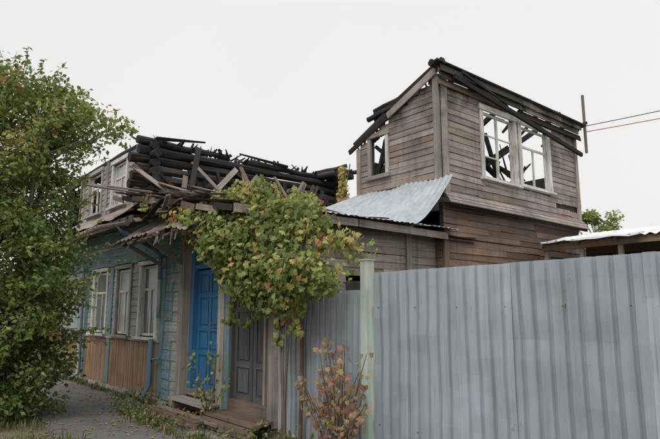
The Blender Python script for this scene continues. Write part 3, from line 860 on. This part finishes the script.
for i in range(1700):
    x=U(-10.2,-4.6);y=U(3.35,4.2)
    if R()<.5: x=U(-9.6,-7.5)
    leaf(weeds,(x,y,U(.02,.3) if (x<-9.25 or -6.2<x) else U(.02,.12)),U(.04,.08),'grassleaf',R(),.6,0)
for i in range(800):
    x=U(-14,-4);y=U(2.0,4.15);s_=U(.02,.05);a=U(0,6.28);z=.014+.004*R()
    c,s2=math.cos(a)*s_,math.sin(a)*s_
    weeds.poly([(x+c,y+s2,z),(x-s2*.5,y+c*.5,z+.008),(x-c,y-s2,z),(x+s2*.5,y-c*.5,z+.006)],'vineleaf',U(.4,1))
weeds.done('weeds_and_grass')

def dtree(x,y,h,r,nl,seed):
    o=empty('distant_tree'); b=B()
    b.tube([(x,y,0),(x+.1,y,h*.4),(x,y,h*.8)],[.2,.14,.05],'bark',8,.1)
    cl=[]
    for i in range(34):
        z=h*U(.3,1);q=r*math.sin(math.pi*min(1,(z/h-.15)/.95))*R()**.5
        a=U(0,6.28);cl.append((x+math.cos(a)*q,y+math.sin(a)*q,z,U(.35,.7)*r*.45))
        b.tube([(x,y,z*.75),(x+math.cos(a)*q,y+math.sin(a)*q,z)],[.04,.015],'bark',5)
    b.done('trunk',o); b=B()
    for c in cl:
        tone=random.gauss(.5,.15)
        for j in range(nl):
            v=leafdir()*c[3]*R()**.5; leaf(b,(c[0]+v.x,c[1]+v.y,c[2]+v.z),U(.1,.18),'treeleaf',min(1,max(0,tone+random.gauss(0,.12))),.6)
    b.done('foliage',o)
dtree(-11.7,25.8,6.3,1.8,200,1)
dtree(-19.5,2.5,6.0,2.2,130,2)
dtree(-25,12,7.5,2.5,110,3)
dtree(3,30,7,3,110,4)
nb=empty('neighbour_house'); b=B()
F3=W('x',4.7,-1); hboards(b,F3,-27,-18.5,.3,3.2,.2,[(-20.4,-19.6,1.2,2.5),(-22.6,-21.8,1.2,2.5)],'tan')
window(b,F3,-20.4,-19.6,1.2,2.5,'white','white','glass',.1,'T'); window(b,F3,-22.6,-21.8,1.2,2.5,'white','white','glass',.1,'T')
F4=W('y',-18.5,1); hboards(b,F4,4.7,11,.3,3.2,.2,[],'tan')
b.box(-27,-18.5,4.72,11,0,.3,'concrete'); b.box(-27,-18.62,4.85,10.95,.3,3.15,'dark')
b.done('walls',nb); b=B()
b.quad((-27.4,4.2,3.1),(-18.1,4.2,3.1),(-18.1,7.9,5.0),(-27.4,7.9,5.0),'roofm'); b.quad((-27.4,11.5,3.1),(-18.1,11.5,3.1),(-18.1,7.9,5.0),(-27.4,7.9,5.0),'roofm')
b.poly([(-18.5,4.7,3.2),(-18.5,11,3.2),(-18.5,7.9,4.9)],'tan',.5)
b.done('roof',nb)

# ================================================================== WORLD, SUN, CAMERA
w=bpy.data.worlds.new('World'); bpy.context.scene.world=w; w.use_nodes=True
nt=w.node_tree; nt.nodes.clear()
el,az=math.radians(48),math.atan2(.45,-.8)
sky=nt.nodes.new('ShaderNodeTexSky'); sky.sky_type='NISHITA'; sky.sun_disc=False; sky.sun_elevation=el; sky.sun_rotation=az
sky.dust_density=5; sky.air_density=1.2; sky.ozone_density=.5
hs=nt.nodes.new('ShaderNodeHueSaturation'); hs.inputs['Saturation'].default_value=.15
# overcast: cloud layer, brighter towards the zenith
tcw=nt.nodes.new('ShaderNodeTexCoord'); sep=nt.nodes.new('ShaderNodeSeparateXYZ'); nt.links.new(tcw.outputs['Generated'],sep.inputs[0])
mrz=nt.nodes.new('ShaderNodeMapRange'); mrz.inputs['From Min'].default_value=.5; mrz.inputs['From Max'].default_value=1
mrz.inputs['To Min'].default_value=1; mrz.inputs['To Max'].default_value=2.9
nt.links.new(sep.outputs['Z'],mrz.inputs['Value'])
cl=nt.nodes.new('ShaderNodeTexNoise'); cl.inputs['Scale'].default_value=1.6; cl.inputs['Detail'].default_value=3
cm=nt.nodes.new('ShaderNodeMix'); cm.data_type='RGBA'; cm.inputs[6].default_value=(8.8,8.65,8.6,1); cm.inputs[7].default_value=(9.6,9.5,9.4,1)
mul=nt.nodes.new('ShaderNodeVectorMath'); mul.operation='SCALE'
mx=nt.nodes.new('ShaderNodeMix'); mx.data_type='RGBA'; mx.inputs[0].default_value=.92
bg=nt.nodes.new('ShaderNodeBackground'); bg.inputs['Strength'].default_value=.1
ow=nt.nodes.new('ShaderNodeOutputWorld')
nt.links.new(sky.outputs[0],hs.inputs['Color']); nt.links.new(hs.outputs[0],mx.inputs[6])
nt.links.new(cl.outputs['Fac'],cm.inputs[0]); nt.links.new(cm.outputs[2],mul.inputs[0]); nt.links.new(mrz.outputs[0],mul.inputs['Scale'])
nt.links.new(mul.outputs[0],mx.inputs[7])
nt.links.new(mx.outputs[2],bg.inputs['Color']); nt.links.new(bg.outputs[0],ow.inputs['Surface'])
sl=bpy.data.lights.new('sun','SUN'); sl.energy=1.0; sl.angle=math.radians(30); sl.color=(1,.96,.9)
so=bpy.data.objects.new('sun',sl); bpy.context.scene.collection.objects.link(so)
sd=Vector((math.sin(az)*math.cos(el),math.cos(az)*math.cos(el),math.sin(el)))
so.rotation_euler=sd.to_track_quat('Z','Y').to_euler()
cam=bpy.data.cameras.new('camera'); co=bpy.data.objects.new('camera',cam); bpy.context.scene.collection.objects.link(co)
cam.sensor_width=36; cam.lens=563/660*36; cam.clip_end=1000; cam.clip_start=.05
co.location=(0,0,1.6)
p=math.radians(9.38)
dv=Vector((-.766*math.cos(p),.643*math.cos(p),math.sin(p)))
co.rotation_euler=dv.to_track_quat('-Z','Y').to_euler()
sc=bpy.context.scene; sc.camera=co
sc.view_settings.view_transform='Standard'; sc.view_settings.look='None'; sc.view_settings.exposure=0
